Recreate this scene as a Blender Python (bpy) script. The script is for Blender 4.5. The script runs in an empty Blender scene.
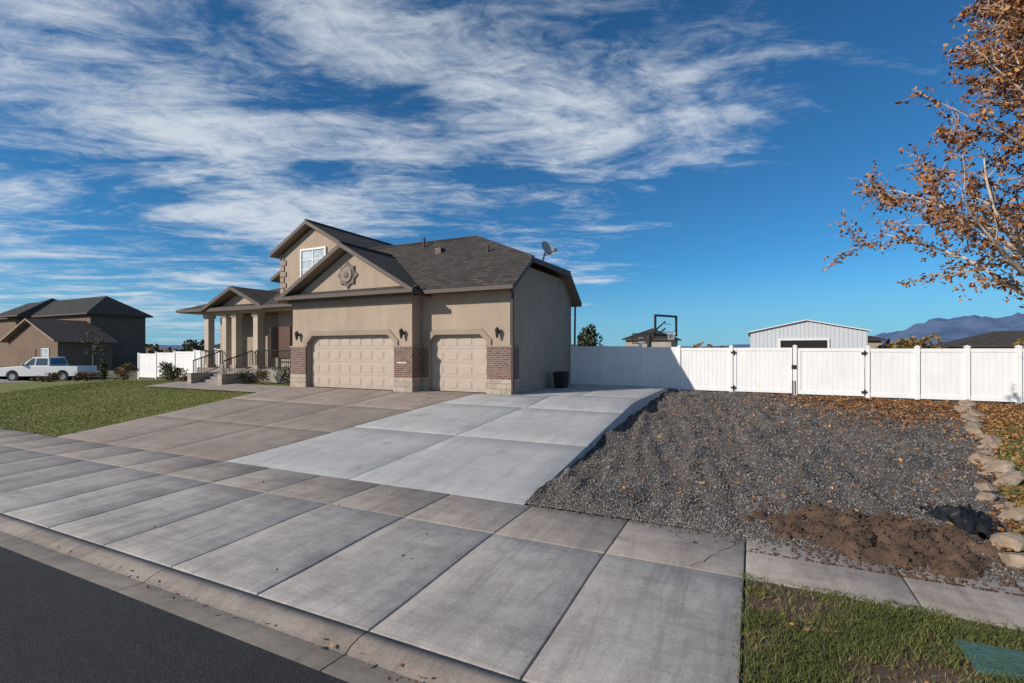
import bpy, math, random, bmesh
import numpy as np
from mathutils import Vector, noise, Matrix
random.seed(7); rng=np.random.default_rng(7)
scn=bpy.context.scene
COL=scn.collection
# ------------------------------------------------------------------ helpers
def link(o,parent=None):
    COL.objects.link(o)
    if parent: o.parent=parent
    return o
def empty(name,loc=(0,0,0),rotz=0):
    e=bpy.data.objects.new(name,None); e.empty_display_size=.3
    e.location=loc; e.rotation_euler=(0,0,rotz); return link(e)
def sm(a,b,x):
    if a==b: return 0.0
    t=max(0.,min(1.,(x-a)/(b-a))); return t*t*(3-2*t)
def cl(t): return max(0.,min(1.,t))
class N:
    def __init__(s,name):
        s.m=bpy.data.materials.new(name); s.m.use_nodes=True
        s.t=s.m.node_tree; s.b=s.t.nodes['Principled BSDF']
        s.tc=s.t.nodes.new('ShaderNodeTexCoord')
    def n(s,ty,**kw):
        nd=s.t.nodes.new(ty)
        for k,v in kw.items():
            if k in nd.inputs.keys(): nd.inputs[k].default_value=v
            else: setattr(nd,k,v)
        return nd
    def l(s,a,b): s.t.links.new(a,b)
    def noise(s,scale,detail=4,rough=.6,vec=None,dist=0):
        nd=s.n('ShaderNodeTexNoise',Scale=scale,Detail=detail,Roughness=rough,Distortion=dist)
        s.l(vec or s.tc.outputs['Object'],nd.inputs['Vector']); return nd.outputs['Fac']
    def mapped(s,scale,rot=0):
        mp=s.n('ShaderNodeMapping'); mp.inputs['Scale'].default_value=scale; mp.inputs['Rotation'].default_value=(0,0,rot)
        s.l(s.tc.outputs['Object'],mp.inputs['Vector']); return mp.outputs['Vector']
    def ramp(s,fac,stops):
        r=s.n('ShaderNodeValToRGB'); e=r.color_ramp.elements
        while len(e)<len(stops): e.new(.5)
        for i,(p,c) in enumerate(stops):
            e[i].position=p; e[i].color=(c,c,c,1) if not hasattr(c,'__len__') else (*c,1)
        s.l(fac,r.inputs['Fac']); return r.outputs['Color']
    def mix(s,a,b,fac,mode='MIX'):
        m=s.n('ShaderNodeMix',data_type='RGBA',blend_type=mode)
        for v,i in ((fac,0),(a,6),(b,7)):
            if isinstance(v,bpy.types.NodeSocket): s.l(v,m.inputs[i])
            else: m.inputs[i].default_value=(*v,1) if hasattr(v,'__len__') else v
        return m.outputs[2]
    def attr(s,name):
        a=s.n('ShaderNodeAttribute',attribute_name=name); return a.outputs['Fac']
    def bump(s,h,strength=.3,dist=.02):
        b=s.n('ShaderNodeBump',Strength=strength,Distance=dist)
        s.l(h,b.inputs['Height'])
        if s.b.inputs['Normal'].is_linked:
            s.l(s.b.inputs['Normal'].links[0].from_socket,b.inputs['Normal'])
        s.l(b.outputs['Normal'],s.b.inputs['Normal'])
    def col(s,c):
        if isinstance(c,bpy.types.NodeSocket): s.l(c,s.b.inputs['Base Color'])
        else: s.b.inputs['Base Color'].default_value=(*c,1)
    def rough(s,v): s.b.inputs['Roughness'].default_value=v
def simple(name,c,rough=.7,var=.12,scale=6,bump=0,metal=0,bscale=60):
    m=N(name); f=m.noise(scale,5)
    c1=tuple(v*(1-var) for v in c); c2=tuple(min(1,v*(1+var)) for v in c)
    m.col(m.ramp(f,[(.3,c1),(.7,c2)])); m.rough(rough)
    m.b.inputs['Metallic'].default_value=metal
    if bump: m.bump(m.noise(bscale,4),bump,.01)
    return m.m
def concrete(name,ca,cb,stain=.5,streak=.5,srot=0):
    m=N(name)
    big=m.noise(.5,7,.66,dist=.5); fine=m.noise(55,3,.75); mid=m.noise(3.5,7,.72)
    c=m.ramp(big,[(.3,ca),(.72,cb)])
    c=m.mix(c,m.ramp(fine,[(.3,.55),(.7,1.22)]),.55,'MULTIPLY')
    c=m.mix(c,m.ramp(mid,[(.32,.66),(.58,1.06)]),stain,'MULTIPLY')
    st=m.noise(1.6,6,.72,vec=m.mapped((2.6,.35,1),srot),dist=.8)
    c=m.mix(c,m.ramp(st,[(.36,.70),(.55,1.04)]),streak,'MULTIPLY')
    ty=m.noise(1.0,3,.55,vec=m.mapped((3.4,.16,1),.22),dist=.25); c=m.mix(c,m.ramp(ty,[(.60,1.0),(.645,.80),(.67,.84),(.70,1.0)]),min(1,streak*1.1),'MULTIPLY')
    st=m.noise(1.1,6,.75,vec=m.mapped((.4,2.4,1),srot+.1),dist=1.2)
    c=m.mix(c,m.ramp(st,[(.36,.76),(.52,1.03)]),streak,'MULTIPLY')
    sp=m.n('ShaderNodeTexVoronoi',Scale=2.7); m.l(m.tc.outputs['Object'],sp.inputs['Vector'])
    c=m.mix(c,m.ramp(sp.outputs['Distance'],[(.02,.35),(.055,1.0)]),.6,'MULTIPLY')
    sp=m.n('ShaderNodeTexVoronoi',Scale=.55); m.l(m.mapped((1,1.3,1),.4),sp.inputs['Vector'])
    c=m.mix(c,m.ramp(sp.outputs['Distance'],[(.03,.55),(.13,1.0)]),.55,'MULTIPLY')
    bl=m.noise(.9,3,.5,dist=.3); c=m.mix(c,m.ramp(bl,[(.66,1.0),(.74,.70)]),.8,'MULTIPLY')
    t=m.n('ShaderNodeMapRange'); m.l(m.attr('tint'),t.inputs['Value']); t.inputs['To Min'].default_value=.90; t.inputs['To Max'].default_value=1.08
    cc=m.n('ShaderNodeCombineColor')
    for i in range(3): m.l(t.outputs['Result'],cc.inputs[i])
    c=m.mix(c,cc.outputs[0],1.0,'MULTIPLY')
    m.col(c); m.rough(.88); m.bump(fine,.4,.004); m.bump(mid,.25,.01)
    return m.m
class B:
    def __init__(s): s.v=[];s.f=[];s.m=[]
    def poly(s,pts,mi=0):
        i=len(s.v); s.v+= [tuple(p) for p in pts]; s.f.append(list(range(i,i+len(pts)))); s.m.append(mi)
    def box(s,x0,x1,y0,y1,z0,z1,mi=0):
        x0,x1=sorted((x0,x1));y0,y1=sorted((y0,y1));z0,z1=sorted((z0,z1))
        i=len(s.v)
        s.v+=[(x0,y0,z0),(x1,y0,z0),(x1,y1,z0),(x0,y1,z0),(x0,y0,z1),(x1,y0,z1),(x1,y1,z1),(x0,y1,z1)]
        for q in ((0,3,2,1),(4,5,6,7),(0,1,5,4),(1,2,6,5),(2,3,7,6),(3,0,4,7)):
            s.f.append([i+k for k in q]); s.m.append(mi)
    def extr(s,pts,vec,mi=0,ms=None,mb=None):
        n=len(pts); i=len(s.v); vec=Vector(vec)
        s.v+=[tuple(p) for p in pts]+[tuple(Vector(p)+vec) for p in pts]
        s.f.append(list(range(i,i+n))); s.m.append(mi)
        s.f.append(list(range(i+2*n-1,i+n-1,-1))); s.m.append(mi if mb is None else mb)
        for k in range(n):
            k2=(k+1)%n
            s.f.append([i+k2,i+k,i+n+k,i+n+k2]); s.m.append(mi if ms is None else ms)
    def roof(s,pts,th=.18): s.extr(pts,(0,0,-th),0,1,2)
    def cyl(s,p0,p1,r0,r1=None,n=10,mi=0,cap=True):
        if r1 is None: r1=r0
        p0=Vector(p0);p1=Vector(p1); d=(p1-p0)
        if d.length<1e-6: return
        d.normalize(); a=d.orthogonal().normalized(); b=d.cross(a)
        i=len(s.v)
        for p,r in((p0,r0),(p1,r1)):
            for k in range(n):
                t=2*math.pi*k/n; s.v.append(tuple(p+a*math.cos(t)*r+b*math.sin(t)*r))
        for k in range(n):
            k2=(k+1)%n; s.f.append([i+k,i+k2,i+n+k2,i+n+k]); s.m.append(mi)
        if cap:
            s.f.append([i+k for k in range(n-1,-1,-1)]); s.m.append(mi)
            s.f.append([i+n+k for k in range(n)]); s.m.append(mi)
    def build(s,name,mats,parent=None,smooth=False,bevel=0,recalc=True):
        me=bpy.data.meshes.new(name); me.from_pydata(s.v,[],s.f)
        for m in mats: me.materials.append(m)
        me.polygons.foreach_set('material_index',s.m)
        if recalc:
            bm=bmesh.new(); bm.from_mesh(me); bmesh.ops.recalc_face_normals(bm,faces=bm.faces); bm.to_mesh(me); bm.free()
        if smooth: me.polygons.foreach_set('use_smooth',[True]*len(me.polygons))
        o=bpy.data.objects.new(name,me); link(o,parent)
        if bevel:
            b=o.modifiers.new('bv','BEVEL'); b.width=bevel; b.segments=2; b.limit_method='ANGLE'
        return o
def npmesh(name,V,F,mats,tint=None,parent=None,smooth=False):
    V=np.asarray(V,np.float32);F=np.asarray(F,np.int32); k=F.shape[1]
    me=bpy.data.meshes.new(name)
    me.vertices.add(len(V)); me.vertices.foreach_set('co',V.ravel())
    me.loops.add(F.size); me.loops.foreach_set('vertex_index',F.ravel())
    me.polygons.add(len(F)); me.polygons.foreach_set('loop_start',np.arange(0,F.size,k,dtype=np.int32))
    me.polygons.foreach_set('loop_total',np.full(len(F),k,np.int32))
    me.update(calc_edges=True)
    if tint is not None:
        a=me.attributes.new('tint','FLOAT','POINT'); a.data.foreach_set('value',np.asarray(tint,np.float32))
    for m in mats: me.materials.append(m)
    if smooth: me.polygons.foreach_set('use_smooth',[True]*len(me.polygons))
    o=bpy.data.objects.new(name,me); return link(o,parent)
def rotmats(n,flat=None):
    q=rng.normal(size=(n,4)); 
    if flat is not None:
        az=rng.uniform(0,2*np.pi,n); ax=rng.normal(size=(n,2))*flat
        q=np.stack([np.cos(az/2),ax[:,0]*.5,ax[:,1]*.5,np.sin(az/2)],1)
    q/=np.linalg.norm(q,axis=1)[:,None]
    w,x,y,z=q.T
    return np.stack([np.stack([1-2*(y*y+z*z),2*(x*y-z*w),2*(x*z+y*w)],1),
        np.stack([2*(x*y+z*w),1-2*(x*x+z*z),2*(y*z-x*w)],1),
        np.stack([2*(x*z-y*w),2*(y*z+x*w),1-2*(x*x+y*y)],1)],1)
def scatter(name,bv,bf,pos,scale,mats,flat=None,parent=None,aniso=None):
    n=len(pos); bv=np.asarray(bv,float); m=len(bv)
    R=rotmats(n,flat); L=bv[None]*np.asarray(scale)[:,None,None]
    if aniso is not None: L=L*aniso[:,None,:]
    V=np.einsum('nij,nmj->nmi',R,L)+pos[:,None,:]
    F=(np.asarray(bf)[None]+ (np.arange(n)*m)[:,None,None]).reshape(-1,len(bf[0]))
    t=np.repeat(rng.random(n),m)
    return npmesh(name,V.reshape(-1,3),F,mats,t,parent)
# ------------------------------------------------------------------ heights
def S(x): return max(-.2,min(0.,.008*x))
def Hp(x,y):
    k=cl((y-7)/7.9)
    return S(x)*(1-k)+.82*(k*.9+.1*sm(0,1,k))
def Hl(x,y):
    A=1-.85*cl((-26-x)/20)
    return S(x)*(1-sm(7,16,y))+.80*sm(6.5,17,y)*A
def Hg(x,y):
    k=cl((y-7)/13.5)
    return .66*k-.012*max(0,x)*k
def xr(y): return 2.5+(y-7.0)/(21.4-7.0)*3.9
X0,X1=-18.35,-3.2
YS0,YS1=5.7,6.95
def Gnd(x,y):
    if y<-9: return -.12
    if y<3.2: return -.35
    if y<7: return S(x)-.1
    if y>22.2 or x>X1:
        return min(Hg(x,min(y,22)),.7)-.12 if x>-30 else .1
    if x<X0: return Hl(x,y)-.06
    return Hp(x,y)-.25
# ------------------------------------------------------------------ materials
m=N('asphalt'); f=m.noise(75,4,.85); g=m.noise(1.1,6,.7); v=m.n('ShaderNodeTexVoronoi',Scale=95); m.l(m.tc.outputs['Object'],v.inputs['Vector'])
c=m.ramp(f,[(.3,(.009,.009,.010)),(.58,(.030,.030,.033)),(.70,(.11,.11,.112))]); c=m.mix(c,m.ramp(v.outputs['Color'],[(.2,.5),(.9,1.7)]),.8,'MULTIPLY')
c=m.mix(c,m.ramp(g,[(.3,.65),(.7,1.25)]),.8,'MULTIPLY')
c=m.mix(c,m.ramp(m.noise(9,6,.8),[(.35,.7),(.6,1.15)]),.7,'MULTIPLY')
m.col(c); m.rough(.85); m.bump(f,1,.015); m.bump(v.outputs['Distance'],.6,-.01); M_road=m.m
M_old=concrete('old_concrete',(.265,.215,.18),(.36,.30,.255))
M_walk=concrete('sidewalk_concrete',(.28,.24,.21),(.375,.332,.295),.6,.6)
M_apron=concrete('apron_concrete',(.315,.288,.268),(.42,.392,.368),.6,.65)
M_new=concrete('new_concrete',(.39,.388,.382),(.465,.462,.455),.28,.35)
M_curb=concrete('curb_concrete',(.24,.195,.16),(.37,.315,.27),.8)
M_gut=concrete('gutter_concrete',(.11,.098,.088),(.19,.17,.155),.8)
M_dirt=simple('soil',(.085,.052,.033),.95,.45,4,.8)
def m_tint(name,stops,rough=.8,trans=0):
    m=N(name); m.col(m.ramp(m.attr('tint'),stops)); m.rough(rough)
    return m.m
M_grass=m_tint('grass_blades',[(0,(.05,.07,.012)),(.45,(.10,.12,.025)),(.75,(.19,.17,.055)),(1,(.28,.21,.10))])
M_grass2=m_tint('lawn_blades',[(0,(.12,.14,.02)),(.5,(.21,.215,.04)),(.85,(.29,.26,.075)),(1,(.36,.30,.12))])
M_leaf=m_tint('autumn_leaves',[(0,(.10,.035,.012)),(.35,(.23,.08,.02)),(.75,(.36,.15,.04)),(1,(.42,.25,.10))],.7)
M_leafg=m_tint('dead_leaves',[(0,(.09,.035,.015)),(.4,(.23,.095,.028)),(.8,(.34,.17,.06)),(1,(.44,.28,.13))],.8)
M_stone=m_tint('gravel_stones',[(0,(.04,.036,.035)),(.5,(.12,.108,.10)),(.85,(.20,.18,.165)),(1,(.36,.32,.28))],.8)
m=N('gravel'); v=m.n('ShaderNodeTexVoronoi',Scale=34); m.l(m.tc.outputs['Object'],v.inputs['Vector'])
f=m.noise(.9,6,.65,dist=.5); 
c=m.ramp(v.outputs['Color'],[(.1,(.06,.055,.053)),(.6,(.13,.118,.11)),(.95,(.23,.21,.195))])
c=m.mix(c,m.ramp(v.outputs['Distance'],[(.2,1.0),(.6,.45)]),.8,'MULTIPLY')
c=m.mix(c,m.ramp(f,[(.3,.66),(.7,1.28)]),1,'MULTIPLY')
c=m.mix(c,m.ramp(m.noise(1.3,6,.7,vec=m.mapped((2.2,.5,1),-.15),dist=.6),[(.36,.55),(.52,1.05)]),.85,'MULTIPLY')
c=m.mix(c,(.18,.13,.09),m.ramp(m.noise(.4,5),[(.45,0.),(.75,.6)]))
m.col(c); m.rough(.9); m.bump(v.outputs['Distance'],.9,-.02); M_gravel=m.m
m=N('lawn'); f=m.noise(.5,5); g=m.noise(40,4,.8)
c=m.ramp(f,[(.3,(.13,.145,.025)),(.55,(.19,.19,.045)),(.75,(.26,.23,.08))]); c=m.mix(c,m.ramp(g,[(.3,.5),(.7,1.2)]),.9,'MULTIPLY')
m.col(c); m.rough(.95); m.bump(g,.8,.03); M_lawn=m.m
m=N('ground'); f=m.noise(.05,6); g=m.noise(6,5,.8)
c=m.ramp(f,[(.35,(.12,.11,.05)),(.6,(.17,.14,.08)),(.75,(.21,.17,.11))]); c=m.mix(c,m.ramp(g,[(.3,.6),(.7,1.2)]),.7,'MULTIPLY')
m.col(c); m.rough(1); m.bump(g,.5,.05); M_ground=m.m
m=N('stucco'); f=m.noise(.8,4); g=m.noise(90,3,.7)
c=m.ramp(f,[(.3,(.365,.285,.215)),(.7,(.42,.33,.252))])
c=m.mix(c,m.ramp(m.noise(1.2,5,.7,vec=m.mapped((2,2,.3))),[(.35,.86),(.6,1.02)]),.8,'MULTIPLY')
m.col(c); m.rough(.95); m.bump(g,.7,.008); m.bump(m.noise(14,4),.4,.015); M_stucco=m.m
def stucco2(name,c0):
    m=N(name); c=m.ramp(m.noise(.8,4),[(.3,tuple(a*.9 for a in c0)),(.7,tuple(a*1.08 for a in c0))]); m.col(c); m.rough(.95); m.bump(m.noise(90,3,.7),.5,.006); return m.m
M_band=stucco2('stucco_trim',(.31,.245,.19))
M_col=stucco2('column_stucco',(.46,.385,.31))
M_nb=stucco2('brown_stucco',(.17,.115,.08))
M_door=simple('garage_door_paint',(.42,.34,.275),.55,.05,3)
M_fascia=simple('brown_fascia',(.07,.048,.036),.6,.1,5)
M_soffit=simple('soffit',(.26,.20,.15),.8,.06,5)
def brickmat(name,c1,c2,mor,bw,rh,ms,bs=.4):
    m=N(name); sp=m.n('ShaderNodeSeparateXYZ'); m.l(m.tc.outputs['Object'],sp.inputs[0])
    ad=m.n('ShaderNodeMath',operation='ADD'); m.l(sp.outputs[0],ad.inputs[0]); m.l(sp.outputs[1],ad.inputs[1])
    cb=m.n('ShaderNodeCombineXYZ'); m.l(ad.outputs[0],cb.inputs[0]); m.l(sp.outputs[2],cb.inputs[1])
    b=m.n('ShaderNodeTexBrick',Color1=(*c1,1),Color2=(*c2,1),Mortar=(*mor,1),Scale=1.0)
    b.inputs['Brick Width'].default_value=bw; b.inputs['Row Height'].default_value=rh; b.inputs['Mortar Size'].default_value=ms
    m.l(cb.outputs[0],b.inputs['Vector'])
    c=m.mix(b.outputs['Color'],m.ramp(m.noise(9,5),[(.3,.7),(.7,1.25)]),.8,'MULTIPLY')
    if name.startswith('shing'): c=m.mix(c,m.ramp(m.noise(.7,4),[(.3,.75),(.7,1.2)]),.8,'MULTIPLY')
    m.col(c); m.rough(.9); m.bump(b.outputs['Fac'],bs,-.01); m.bump(m.noise(150,2),.3,.004); return m.m
M_brick=brickmat('brick',(.10,.045,.033),(.19,.10,.07),(.24,.21,.18),.22,.075,.012)
M_shing=brickmat('shingles',(.032,.027,.024),(.066,.054,.046),(.016,.014,.013),.35,.13,.012,.6)
M_shing2=brickmat('shingles_grey',(.018,.016,.016),(.034,.030,.029),(.010,.01,.01),.3,.12,.008,.5)
M_block=brickmat('foundation_stone',(.34,.28,.22),(.42,.35,.28),(.22,.18,.15),.4,.2,.01)
M_iron=simple('black_iron',(.02,.018,.017),.5,.1)
M_rubber=simple('rubber',(.02,.02,.02),.85,.1)
M_trimw=simple('white_trim',(.75,.73,.70),.5,.03)
m=N('glass_window'); m.col((.05,.07,.09)); m.rough(.06); M_glass=m.m
M_glass.node_tree.nodes['Principled BSDF'].inputs['Specular IOR Level'].default_value=.9
m=N('white_vinyl')
c=m.ramp(m.noise(1.2,4),[(.3,(.78,.77,.76)),(.7,(.84,.83,.82))])
c=m.mix(c,m.ramp(m.noise(3,5,.7,vec=m.mapped((3,3,.4))),[(.35,.9),(.55,1.0)]),.7,'MULTIPLY')
m.col(c); m.rough(.45); M_vinyl=m.m
M_alu=simple('galvanised',(.35,.35,.36),.4,.1,8,0,.6)
M_metal=brickmat('white_metal_siding',(.52,.54,.57),(.54,.56,.59),(.34,.36,.39),.45,50,.03,.6)
M_dark=simple('dark_opening',(.012,.012,.014),.9,.1)
M_white_paint=simple('car_paint_white',(.72,.72,.72),.25,.02)
M_green=simple('green_lid',(.05,.115,.10),.6,.25,12,.3)
M_plastic=simple('black_plastic_sheet',(.012,.012,.013),.35,.2)
m=N('boulder'); f=m.noise(2.2,6,.7); c=m.ramp(f,[(.3,(.14,.105,.075)),(.5,(.28,.21,.15)),(.7,(.40,.34,.27))]); m.col(c); m.rough(.92); m.bump(m.noise(18,5),.9,.02); M_rock=m.m
m=N('bark'); f=m.noise(7,5,.7); c=m.ramp(f,[(.35,(.27,.18,.13)),(.5,(.54,.43,.34)),(.7,(.66,.56,.47))]); m.col(c); m.rough(.9); m.bump(m.noise(40,4),.5,.01); M_bark=m.m
M_bark2=simple('dark_bark',(.10,.075,.055),.9,.3,9,.5)
M_shrub=m_tint('shrub_leaves',[(0,(.02,.035,.012)),(.5,(.045,.06,.022)),(1,(.10,.095,.04))])
M_shrubbr=m_tint('dry_shrub_leaves',[(0,(.06,.03,.015)),(.5,(.13,.075,.035)),(1,(.22,.14,.06))])
M_treey=m_tint('yellow_tree_leaves',[(0,(.10,.08,.02)),(.5,(.2,.13,.03)),(1,(.3,.19,.05))])
# ------------------------------------------------------------------ ground
def grid_sheet(name,xs,ys,fn,mats,smooth=True):
    xs=np.array(xs);ys=np.array(ys); V=np.array([(x,y,fn(x,y)) for y in ys for x in xs])
    nx=len(xs); F=[(j*nx+i,j*nx+i+1,(j+1)*nx+i+1,(j+1)*nx+i) for j in range(len(ys)-1) for i in range(nx-1)]
    return npmesh(name,V,F,mats,np.full(len(V),.5),smooth=smooth)
xs=[-6000,-2000,-700,-300,-150,-100]+list(np.arange(-80,-18.4,3))+[-18.36,-18.2]+list(np.arange(-17,-3.4,1.4))+[-3.3,-3.15]+list(np.arange(-2,16,1.5))+[20,30,50,100,200,500,1500,6000]
ys=[-4000,-800,-200,-60,-20,-9.2,-8.9,0,3.1,3.25,4,5,6.9,7.05]+list(np.arange(8,22,1))+[22.1,22.4,26,32,45,70,120,250,600,1500,6000]
grid_sheet('ground',xs,ys,Gnd,[M_ground])
grid_sheet('asphalt_road',np.linspace(-150,60,90),np.linspace(-9,2.79,14),lambda x,y:S(x)-.118,[M_road])
class Slabs:
    def __init__(s): s.V=[];s.F=[];s.T=[]
    def add(s,c,fn,nx=3,ny=3,depth=.12,gap=.009,tint=None,right_depth=None):
        t=random.random() if tint is None else tint
        c=[Vector(p) for p in c]; cen=sum(c,Vector((0,0)))/4
        c=[p+Vector((math.copysign(gap,cen.x-p.x),math.copysign(gap,cen.y-p.y))) for p in c]
        L=((c[1]-c[0]).length+(c[2]-c[3]).length)/2; W=((c[3]-c[0]).length+(c[2]-c[1]).length)/2
        e=.014
        U=[0,0,e/L]+list(np.linspace(0,1,nx+1)[1:-1])+[1-e/L,1,1]
        Vv=[0,0,e/W]+list(np.linspace(0,1,ny+1)[1:-1])+[1-e/W,1,1]
        i0=len(s.V); n=len(U); lift=random.uniform(-.003,.003)
        for j,v in enumerate(Vv):
            for i,u in enumerate(U):
                p=c[0]*(1-u)*(1-v)+c[1]*u*(1-v)+c[2]*u*v+c[3]*(1-u)*v
                z=fn(p.x,p.y)+lift
                if j in(0,len(Vv)-1) or i in(0,n-1): z-=(right_depth if (right_depth and i==n-1) else depth)
                elif j in(1,len(Vv)-2) or i in(1,n-2): z-=.008
                s.V.append((p.x,p.y,z)); s.T.append(t)
        for j in range(len(Vv)-1):
            for i in range(n-1):
                a=i0+j*n+i; s.F.append((a,a+1,a+n+1,a+n))
    def build(s,name,mat): return npmesh(name,s.V,s.F,[mat],s.T)
def rect(x0,x1,y0,y1): return [(x0,y0),(x1,y0),(x1,y1),(x0,y1)]
w=Slabs(); x=-.07-1.5*55
while x<30:
    w.add(rect(x,x+1.5,YS0,YS1),lambda a,b:S(a)+.004*(b-5.7),2,2,.12,.008); x+=1.5
w.build('sidewalk',M_walk)
ap=Slabs()
fa=lambda a,b:S(a)-.075*(1-sm(3.3,5.7,b))
xx=-.07
for i in range(12):
    ap.add(rect(xx-1.5,xx,3.34,YS0),fa,3,4,.12,.009,tint=.5+.5*random.random() if i<8 else 0); xx-=1.5
ap.build('driveway_apron',M_apron)
od=Slabs()
def seam(y): return -10.6+(y-6.95)/(15.4-6.95)*1.8
ycuts=[6.95,9.6,12.3,14.95]; 
for j in range(3):
    y0,y1=ycuts[j],ycuts[j+1]
    fr=[0,.34,.67,1]
    px=lambda f,y: X0+(seam(y)-X0)*f
    for i in range(3):
        od.add([(px(fr[i],y0),y0),(px(fr[i+1],y0),y0),(px(fr[i+1],y1),y1),(px(fr[i],y1),y1)],Hp,6,6,.14,.010,tint=random.random()*.7)
od.add(rect(-11.5,-8.85,14.96,15.62),Hp,3,2,.14,.006,tint=.3)
od.build('old_driveway',M_old)
nd=Slabs()
yc=[6.95,10.2,13.4,16.3,19.0,21.4]
for j in range(5):
    y0,y1=yc[j],yc[j+1]
    lx0=seam(y0) if y0<15 else -7.66; lx1=seam(y1) if y1<15 else -7.66
    if j==2: 
        nd.add([(seam(13.4),13.4),(-6.1,13.4),(-6.1,15.4),(seam(15.4),15.4)],Hp,3,3,.14,.006,tint=.6)
        nd.add([(-7.6,15.42),(-6.1,15.42),(-6.1,16.3),(-7.6,16.3)],Hp,3,3,.14,.006,tint=.6)
        nd.add([(-6.1,13.4),(X1,13.4),(X1,16.3),(-6.1,16.3)],Hp,4,5,.14,.006,tint=.5,right_depth=.6); continue
    m0=(lx0+X1)/2; m1=(lx1+X1)/2
    nd.add([(lx0,y0),(m0,y0),(m1,y1),(lx1,y1)],Hp,5,5,.14,.006,tint=.35+.3*random.random())
    nd.add([(m0,y0),(X1,y0),(X1,y1),(m1,y1)],Hp,5,5,.14,.006,tint=.35+.3*random.random(),right_depth=.35 if j==0 else .6)
nd.build('new_driveway',M_new)
b=B()
def crack(x,y,dx,dy,n,zf):
    p=Vector((x,y)); d=Vector((dx,dy)); 
    for k in range(n):
        q=p+d+Vector((random.gauss(0,.035),random.gauss(0,.035))); s_=Vector((-(q-p).y,(q-p).x)).normalized()*.003*random.uniform(.5,1.4)
        b.poly([(p.x-s_.x,p.y-s_.y,zf(p.x,p.y)+.006),(q.x-s_.x,q.y-s_.y,zf(q.x,q.y)+.006),(q.x+s_.x,q.y+s_.y,zf(q.x,q.y)+.006),(p.x+s_.x,p.y+s_.y,zf(p.x,p.y)+.006)]); p=q
zw=lambda a,b_:S(a)+.004*(b_-5.7)
crack(-.62,5.75,.02,.1,11,zw); crack(-.55,6.4,-.06,.05,6,zw); crack(-8.3,5.8,.05,.1,11,zw)
crack(-16.8,8,.1,.09,16,Hp); 
b.build('pavement_cracks',[M_dark],recalc=False)
def curbprof(x):
    dr=1-sm(-.4,.5,x) if x>-5 else sm(-19.2,-18.3,x)
    top=-.002*(1-dr)-.078*dr
    return [(2.80,-.35),(2.80,-.116),(3.06,-.135),(3.12,-.135+ (top+.135)*.55),(3.17,top-.012),(3.22,top),(3.33,top),(3.332,-.3)]
Vc=[];Fc=[];Tc=[];Mi=[]
x=-120.07
while x<36:
    L=3.0; t=random.random(); xsn=[x+.006]+[x+L*k/6 for k in range(1,6)]+[x+L-.006]
    i0=len(Vc)
    for q in xsn:
        for (yy,zz) in curbprof(q): Vc.append((q,yy,zz+S(q))); Tc.append(t)
    P=8
    for a in range(len(xsn)-1):
        for b_ in range(P-1):
            k=i0+a*P+b_; Fc.append((k,k+P,k+P+1,k+1)); Mi.append(1 if b_<2 else 0)
    x+=L
cu=npmesh('curb_and_gutter',Vc,Fc,[M_curb,M_gut],Tc); cu.data.polygons.foreach_set('material_index',Mi)
# gravel
def gz(x,y):
    n=noise.fractal(Vector((x*1.2,y*1.1,0)),1,2,5)
    tr=noise.noise(Vector((x*2.4+y*.5,y*.45,3)))+.5*noise.noise(Vector((x*5+y*.8,y*.8,8)))
    ed=cl((y-6.95)/.7)*cl((22-y)/1)
    mound=.05*math.exp(-((x-X1)/.6)**2)*sm(8,11,y)*(1-.5*sm(15,20,y))
    return Hg(x,y)+.012+ed*(.115*n+.10*tr)+mound
ysn=np.arange(6.955,21.85,.09); V=[];nx=110
for y in ysn:
    a=X1-.01; b_=xr(y)+.15
    for i in range(nx):
        x=a+(b_-a)*i/(nx-1); V.append((x,y,gz(x,y)))
F=[(j*nx+i,j*nx+i+1,(j+1)*nx+i+1,(j+1)*nx+i) for j in range(len(ysn)-1) for i in range(nx-1)]
npmesh('gravel_yard',V,F,[M_gravel],np.full(len(V),.5),smooth=True)
n=52000; yy=6.93+14.8*rng.random(n)**1.9; xx=np.array([X1+.03+(xr(y)+.1-X1)*r for y,r in zip(yy,rng.random(n))])
pos=np.array([(x,y,gz(x,y)+.002) for x,y in zip(xx,yy)])
oc=[(1,0,0),(-1,0,0),(0,1,0),(0,-1,0),(0,0,.8),(0,0,-.8)]; of=[(0,2,4),(2,1,4),(1,3,4),(3,0,4),(2,0,5),(1,2,5),(3,1,5),(0,3,5)]
sc=rng.uniform(.007,.021,n)*(1+ (yy-7)/14*.9); scatter('gravel_stones',oc,of,pos,sc,[M_stone],aniso=rng.uniform(.6,1.3,(n,3)))
n=600; pos=np.array([(x,6.93-abs(random.gauss(0,.09)),.012) for x in rng.uniform(-3.1,2.6,n)]); scatter('loose_gravel',oc,of,pos,rng.uniform(.006,.015,n),[M_stone])
V=[];xs_=np.linspace(-.1,3.1,90); ysd=np.linspace(6.66,8.9,64)
def dz(x,y):
    r=math.hypot((x-1.45)/1.45,(y-7.5)/.95); 
    h=.26*max(-.35,1-r*r*(1+.7*noise.noise(Vector((x*2,y*2,9)))))+.11*noise.fractal(Vector((x*4,y*4,5)),.7,2,5)
    return Hg(x,max(y,7))+h-.06
for y in ysd:
    for x in xs_: V.append((x,y,dz(x,y)))
F=[(j*90+i,j*90+i+1,(j+1)*90+i+1,(j+1)*90+i) for j in range(63) for i in range(89)]
npmesh('dirt_pile',V,F,[M_dirt],smooth=True)
n=5000; px_=rng.normal(1.45,.75,n); py=np.clip(rng.normal(7.35,.5,n),6.45,9); pos=np.array([(x,y,max(dz(x,y) if y>6.68 else 0,gz(x,y) if y>6.96 else .012)) for x,y in zip(px_,py)])
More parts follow.
